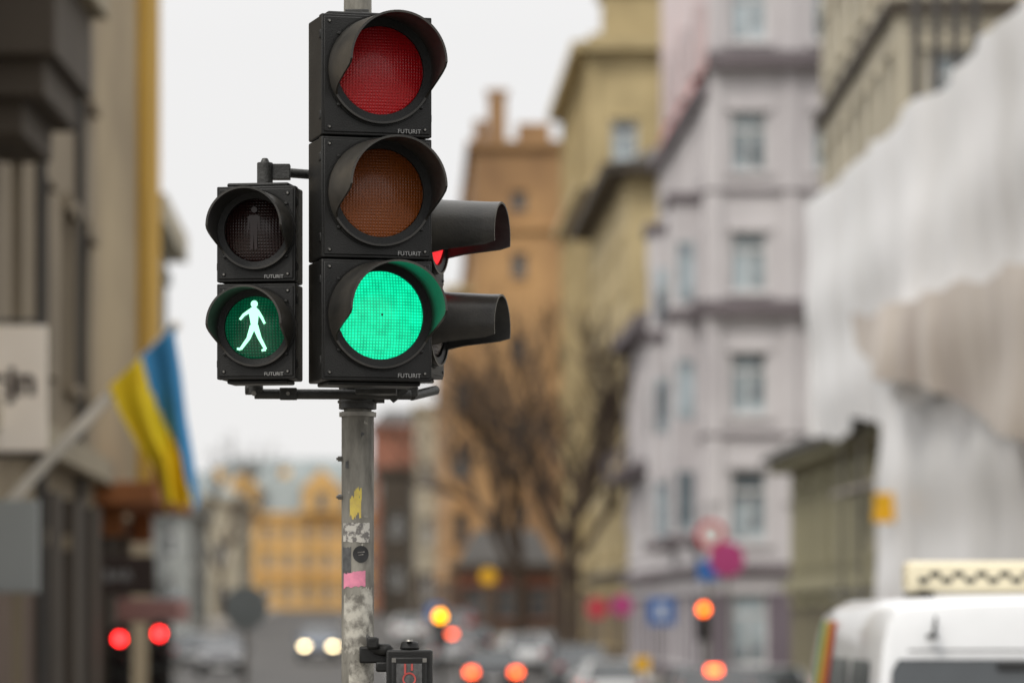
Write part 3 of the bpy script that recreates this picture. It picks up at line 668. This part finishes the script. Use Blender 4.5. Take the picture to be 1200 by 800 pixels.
def car(name,x,y,yaw,colm,brake=False,head=False,h=1.45,high=False,sedan=False):
    e=group(name,(x,y,gz(y)),yaw)
    t=MB(); st=[(-2.14,.70,.42,.76),(-2.08,.80,.30,.90),(-1.5,.87,.24,.94),(0,.89,.20,.95),(1.1,.88,.22,.94),(1.75,.85,.26,.82),(2.05,.78,.32,.70),(2.14,.66,.42,.60)]
    R=[]
    for yy,hw,zb,zt in st:
        zm=(zb+zt)/2+.06
        R.append([(-hw*.9,yy,zb),(-hw,yy,zb+.1),(-hw,yy,zm),(-hw*.94,yy,zt-.02),(-hw*.6,yy,zt+.025),(0,yy,zt+.035),(hw*.6,yy,zt+.025),(hw*.94,yy,zt-.02),(hw,yy,zm),(hw,yy,zb+.1),(hw*.9,yy,zb)])
    loft(t,R); t.obj('body',e,[colm],bevel=.02,smooth=True)
    rr=-1.55 if sedan else -1.98; rt=-.95 if sedan else -1.55
    bt=[(-.80,rr,.93),(.80,rr,.93),(.80,1.15,.93),(-.80,1.15,.93)]; tp=[(-.60,rt,h-.04),(.60,rt,h-.04),(.60,.25,h-.03),(-.60,.25,h-.03)]
    t=MB(); t.add(bt+tp,[(0,1,5,4),(1,2,6,5),(2,3,7,6),(3,0,4,7)],0); t.obj('windows',e,['carglass'])
    t=MB(); mid=[(-.52,(rt+.25)/2-.4,h),(.52,(rt+.25)/2-.4,h),(.52,.1,h),(-.52,.1,h)]
    t.add([(a*1.03,b,c+.012) for a,b,c in tp]+[(a,b,c+.015) for a,b,c in mid],[(0,1,5,4),(1,2,6,5),(2,3,7,6),(3,0,4,7),(4,5,6,7)])
    for i in range(4): t.cyl(bt[i],tp[i],.045,.04,8)
    for sx in(0,1): 
        a=Vector(bt[1 if sx else 0])*.48+Vector(bt[2 if sx else 3])*.52; b=Vector(tp[1 if sx else 0])*.48+Vector(tp[2 if sx else 3])*.52; t.cyl(a,b,.04,.035,8)
    for sx in(-1,1): t.box((sx*.96,.85,.98),(.18,.10,.13))
    t.obj('roof_and_pillars',e,[colm],bevel=.01,smooth=True)
    t=MB(); t.box((0,-2.12,.40),(1.4,.10,.16)); t.box((0,2.12,.38),(1.3,.10,.18)); t.box((0,2.12,.55),(.7,.06,.09)); t.obj('bumpers_and_grille',e,['trimb'],bevel=.02)
    t=MB(); t.box((0,-2.16,.58),(.5,.02,.11)); t.box((0,2.18,.38),(.5,.02,.11)); t.obj('number_plates',e,['white'])
    t=MB(); 
    for sx in(-1,1): t.box((sx*.64,-2.11,.78),(.26,.08,.16))
    t.obj('tail_lamps',e,['e_brake' if brake else 'tail'],bevel=.01)
    if high:
        t=MB(); t.box((0,rt-.10,h-.06),(.24,.06,.12)); t.obj('high_brake_lamp',e,['e_brake'])
    t=MB()
    for sx in(-1,1): t.box((sx*.60,2.08,.62),(.26,.12,.13))
    t.obj('headlamps',e,['e_head' if head else 'white'],bevel=.01)
    wheels(e,.78,(-1.3,1.32)); return e
sl=math.atan(.035)
car('parked_car',-8.3,165,rad(180)+.05,P_b,head=True)
car('car',-.65,112,.06,P_k,brake=True)
car('car',3.8,75,.035,P_g,high=True)
car('car',5.45,83,.035,P_s)
car('car',-5.1,190,.06,P_w); car('car',-3.0,182,.06,P_s); car('car',-2.9,205,.06,P_r)
car('car',.4,140,.06,P_w); car('parked_car',2.0,118,.035,P_g); car('parked_car',1.1,156,.05,P_k); car('parked_car',-1.7,168,.05,P_k)
car('car',-2.4,150,.05,P_s,high=True); car('parked_car',-11.5,120,.1,P_k); car('parked_car',-12.6,150,.1,P_g)
car('parked_car',2.5,97,.035,P_w); car('parked_car',-4.4,218,.07,P_k); car('parked_car',-10.2,135,3.2,P_k)

def van(x,y,yaw):
    HW=.97
    e=group('taxi_van',(x,y,gz(y)),yaw)
    prof=lambda hw,zt,zb:[(-hw*.92,zb),(-hw*.99,zb+.15),(-hw,.75),(-hw*.985,1.0),(-hw*.93,zt-.22),(-hw*.89,zt-.09),(-hw*.80,zt-.025),(-hw*.40,zt),(0,zt+.01),(hw*.40,zt),(hw*.80,zt-.025),(hw*.89,zt-.09),(hw*.93,zt-.22),(hw*.985,1.0),(hw,.75),(hw*.99,zb+.15),(hw*.92,zb)]
    t=MB();R=[]
    for yy,k,zt,zb,tl in[(-2.29,.93,1.60,.42,.14),(-2.26,.975,1.68,.34,.12),(-2.12,.995,1.725,.28,.08),(-1.2,1,1.74,.24,0),(.2,1,1.74,.24,0),(.95,1,1.70,.24,0)]:
        R.append([(px_,yy+tl*max(0,(pz-.9)/.8),pz) for px_,pz in prof(HW*k,zt,zb)])
    for yy,hw,zt,zb in [(1.75,.96,1.12,.26),(2.15,.92,.98,.30),(2.35,.80,.80,.40)]:
        pr=prof(.97,1.7,.24); R.append([(px_*hw/.97,yy,zb+(pz-.24)/(1.71-.24)*(zt-zb)) for px_,pz in pr])
    loft(t,R); t.obj('body',e,[P_w],smooth=True)
    t=MB()
    def RY(z): return -2.30+.14*max(0,(z-.9)/.8)
    zs=(.95,1.37)
    rw=[(-.87,RY(zs[0])-.006,zs[0]),(.87,RY(zs[0])-.006,zs[0]),(.84,RY(1.30)-.006,1.30),(.80,RY(zs[1])-.006,zs[1]),(-.80,RY(zs[1])-.006,zs[1]),(-.84,RY(1.30)-.006,1.30)]
    t.add(rw,[(0,1,2,3,4,5)])
    for sx in(-1,1):
        for a,b in((-1.95,-1.05),(-.95,.05)):
            t.quad((sx*.965,a,1.03),(sx*.965,b,1.03),(sx*.925,b-.05,1.36),(sx*.925,a+.05,1.36))
    t.quad((-.80,1.70,1.14),(.80,1.70,1.14),(.72,1.04,1.64),(-.72,1.04,1.64))
    t.obj('windows',e,['carglass'])
    t=MB(); t.cyl((-.12,RY(1.0)-.03,1.03),(.38,RY(1.25)-.03,1.22),.014,.010,8); t.box((-.08,RY(1.36)-.03,1.335),(.30,.05,.04)); t.box((0,-2.31,.42),(1.6,.1,.2))
    t.cyl((-.60,-2.26,1.52),(-.56,-2.10,1.66),.012,.008,8); t.box((-.61,-2.25,1.50),(.06,.05,.03))
    for sx in(-1,1): t.box((sx*1.06,1.1,1.1),(.18,.12,.2))
    t.obj('wiper_antenna_trim',e,['trimb'],bevel=.005)
    t=MB(); 
    t.box((0,-2.268,1.42),(1.5,.012,.012)); t.obj('panel_seams',e,['trimb'])
    t=MB()
    for sx in(-1,1): t.box((sx*.90,-2.26,.80),(.12,.10,.42))
    t.obj('tail_lamps',e,['tail'],bevel=.02)
    t=MB()
    for sx in(-1,1): t.box((sx*.70,2.28,.72),(.3,.1,.14))
    t.box((0,-2.32,.62),(.52,.02,.11)); t.obj('headlamps_and_plate',e,['white'])
    cols=[('red',(.60,.04,.03)),('orange',(.85,.30,.02)),('yellow',(.80,.62,.06)),('green',(.08,.38,.10))]
    for i,(nm,c) in enumerate(cols):
        M['dc_'+nm]=mat('decal_'+nm,c,.4); t=MB()
        for k in range(6):
            z0=.48+k*.185; z1=z0+.185
            def SX(z): return -.975 if z<.95 else -.975+.066*(z-.95)/.5
            yy=.10+.20*i; t.quad((SX(z0)-.008,yy-.03*k,z0),(SX(z0)-.008,yy+.17-.03*k,z0),(SX(z1)-.008,yy+.17-.03*(k+1),z1),(SX(z1)-.008,yy-.03*(k+1),z1))
        t.obj('decal_'+nm,e,['dc_'+nm])
    M['tsign']=mat('taxi_sign_cream',(.78,.71,.52),.4,(.72,.65,.47),3)
    t=MB(); t.box((.04,-.95,1.855),(1.26,.24,.19)); t.obj('roof_sign',e,['tsign'],bevel=.03,smooth=True)
    t=MB()
    for k in range(16):
        for j in range(2):
            if (k+j)%2==0: t.box((-.49+k*.0706,-1.073,1.835+j*.036),(.064,.006,.034))
    t.obj('checker_pattern',e,['trimb'])
    t=MB()
    for sx in(-.5,.5): t.box((sx,-.95,1.75),(.06,.9,.03))
    t.obj('roof_rack',e,['trimb'])
    wheels(e,.86,(-1.45,1.45),.33); return e
van(2.94,24.3,sl)

# ---------------------------------------------------------------- bare trees
M['bark']=mat('bark',(.070,.046,.030),.9,(.042,.029,.020),4)
def tree(name,x,y,H,seed,depth=6,spread=.5,trunk=.26):
    rnd=random.Random(seed); t=MB()
    def br(p,d,l,r,k):
        q=p+d*l; t.cyl(p,q,r,r*.74,6 if k>3 else 3,caps=False)
        if k==0: return
        for i in range(3 if k>=4 else 2+(rnd.random()<.4)):
            ax=Vector((rnd.gauss(0,1),rnd.gauss(0,1),rnd.gauss(0,.5)))
            nd=(d+ax*spread*rnd.uniform(.5,1)+Vector((0,0,.15))).normalized()
            br(p+d*l*rnd.uniform(.7,1),nd,l*rnd.uniform(.68,.90),max(.024,r*rnd.uniform(.55,.75)),k-1)
    br(Vector((0,0,0)),Vector((.02,0,1)),H*trunk,H*.020,depth)
    e=group(name,(x,y,gz(y))); t.obj('branches',e,['bark']); return e
tree('bare_tree',1.9,150,16,3); tree('bare_tree',.3,172,16,5); tree('bare_tree',2.6,160,14,12,5); tree('bare_tree',-22,290,14,8,5); tree('bare_tree',-26,380,19,9,5)

# ---------------------------------------------------------------- world, sun, camera
w=bpy.data.worlds.new('World'); scene.world=w; w.use_nodes=True; nt=w.node_tree; N=nt.nodes.new; L=nt.links.new
bgn=nt.nodes['Background']
el,rot=rad(46),rad(218)
sky=N('ShaderNodeTexSky'); sky.sky_type='NISHITA'; sky.sun_disc=False; sky.sun_elevation=el; sky.sun_rotation=rot
sk=N('ShaderNodeMix'); sk.data_type='RGBA'; sk.blend_type='MIX'; sk.inputs['Factor'].default_value=.96
tc=N('ShaderNodeTexCoord'); sep=N('ShaderNodeSeparateXYZ'); L(tc.outputs['Generated'],sep.inputs[0])
nz=N('ShaderNodeTexNoise'); nz.inputs['Scale'].default_value=2.2; nz.inputs['Detail'].default_value=2; L(tc.outputs['Generated'],nz.inputs['Vector'])
ma=N('ShaderNodeMath'); ma.operation='MULTIPLY_ADD'; L(nz.outputs[0],ma.inputs[0]); ma.inputs[1].default_value=.10; L(sep.outputs[2],ma.inputs[2])
cr=N('ShaderNodeValToRGB'); L(ma.outputs[0],cr.inputs[0])
cr.color_ramp.elements[0].position=.0; cr.color_ramp.elements[0].color=(.85,.84,.835,1)
cr.color_ramp.elements[1].position=1.0; cr.color_ramp.elements[1].color=(1,.985,.965,1)
sc_=N('ShaderNodeMapRange'); L(sep.outputs[2],sc_.inputs[0]); sc_.inputs[1].default_value=.15; sc_.inputs[2].default_value=.9; sc_.inputs[3].default_value=8.5; sc_.inputs[4].default_value=16
vm=N('ShaderNodeVectorMath'); vm.operation='SCALE'; L(cr.outputs[0],vm.inputs[0]); L(sc_.outputs[0],vm.inputs['Scale'])
L(sky.outputs[0],sk.inputs['A']); L(vm.outputs[0],sk.inputs['B']); L(sk.outputs['Result'],bgn.inputs[0]); bgn.inputs[1].default_value=.12
sl_=bpy.data.lights.new('sun','SUN'); sl_.energy=1.5; sl_.angle=rad(14); sl_.color=(1,.94,.85)
so=bpy.data.objects.new('sun',sl_); scene.collection.objects.link(so)
dirv=Vector((math.sin(rot)*math.cos(el),math.cos(rot)*math.cos(el),math.sin(el)))
so.rotation_euler=dirv.to_track_quat('Z','Y').to_euler()

cam=bpy.data.cameras.new('camera'); co=bpy.data.objects.new('camera',cam); scene.collection.objects.link(co)
co.location=(0,0,1.6); co.rotation_euler=(rad(90),0,0)
cam.lens=135; cam.sensor_width=36; cam.shift_y=325/1200; cam.clip_end=4000; cam.clip_start=.1
cam.dof.use_dof=True; cam.dof.focus_distance=11.05; cam.dof.aperture_fstop=2.4
scene.camera=co
scene.view_settings.view_transform='Standard'; scene.view_settings.look='None'; scene.view_settings.exposure=0
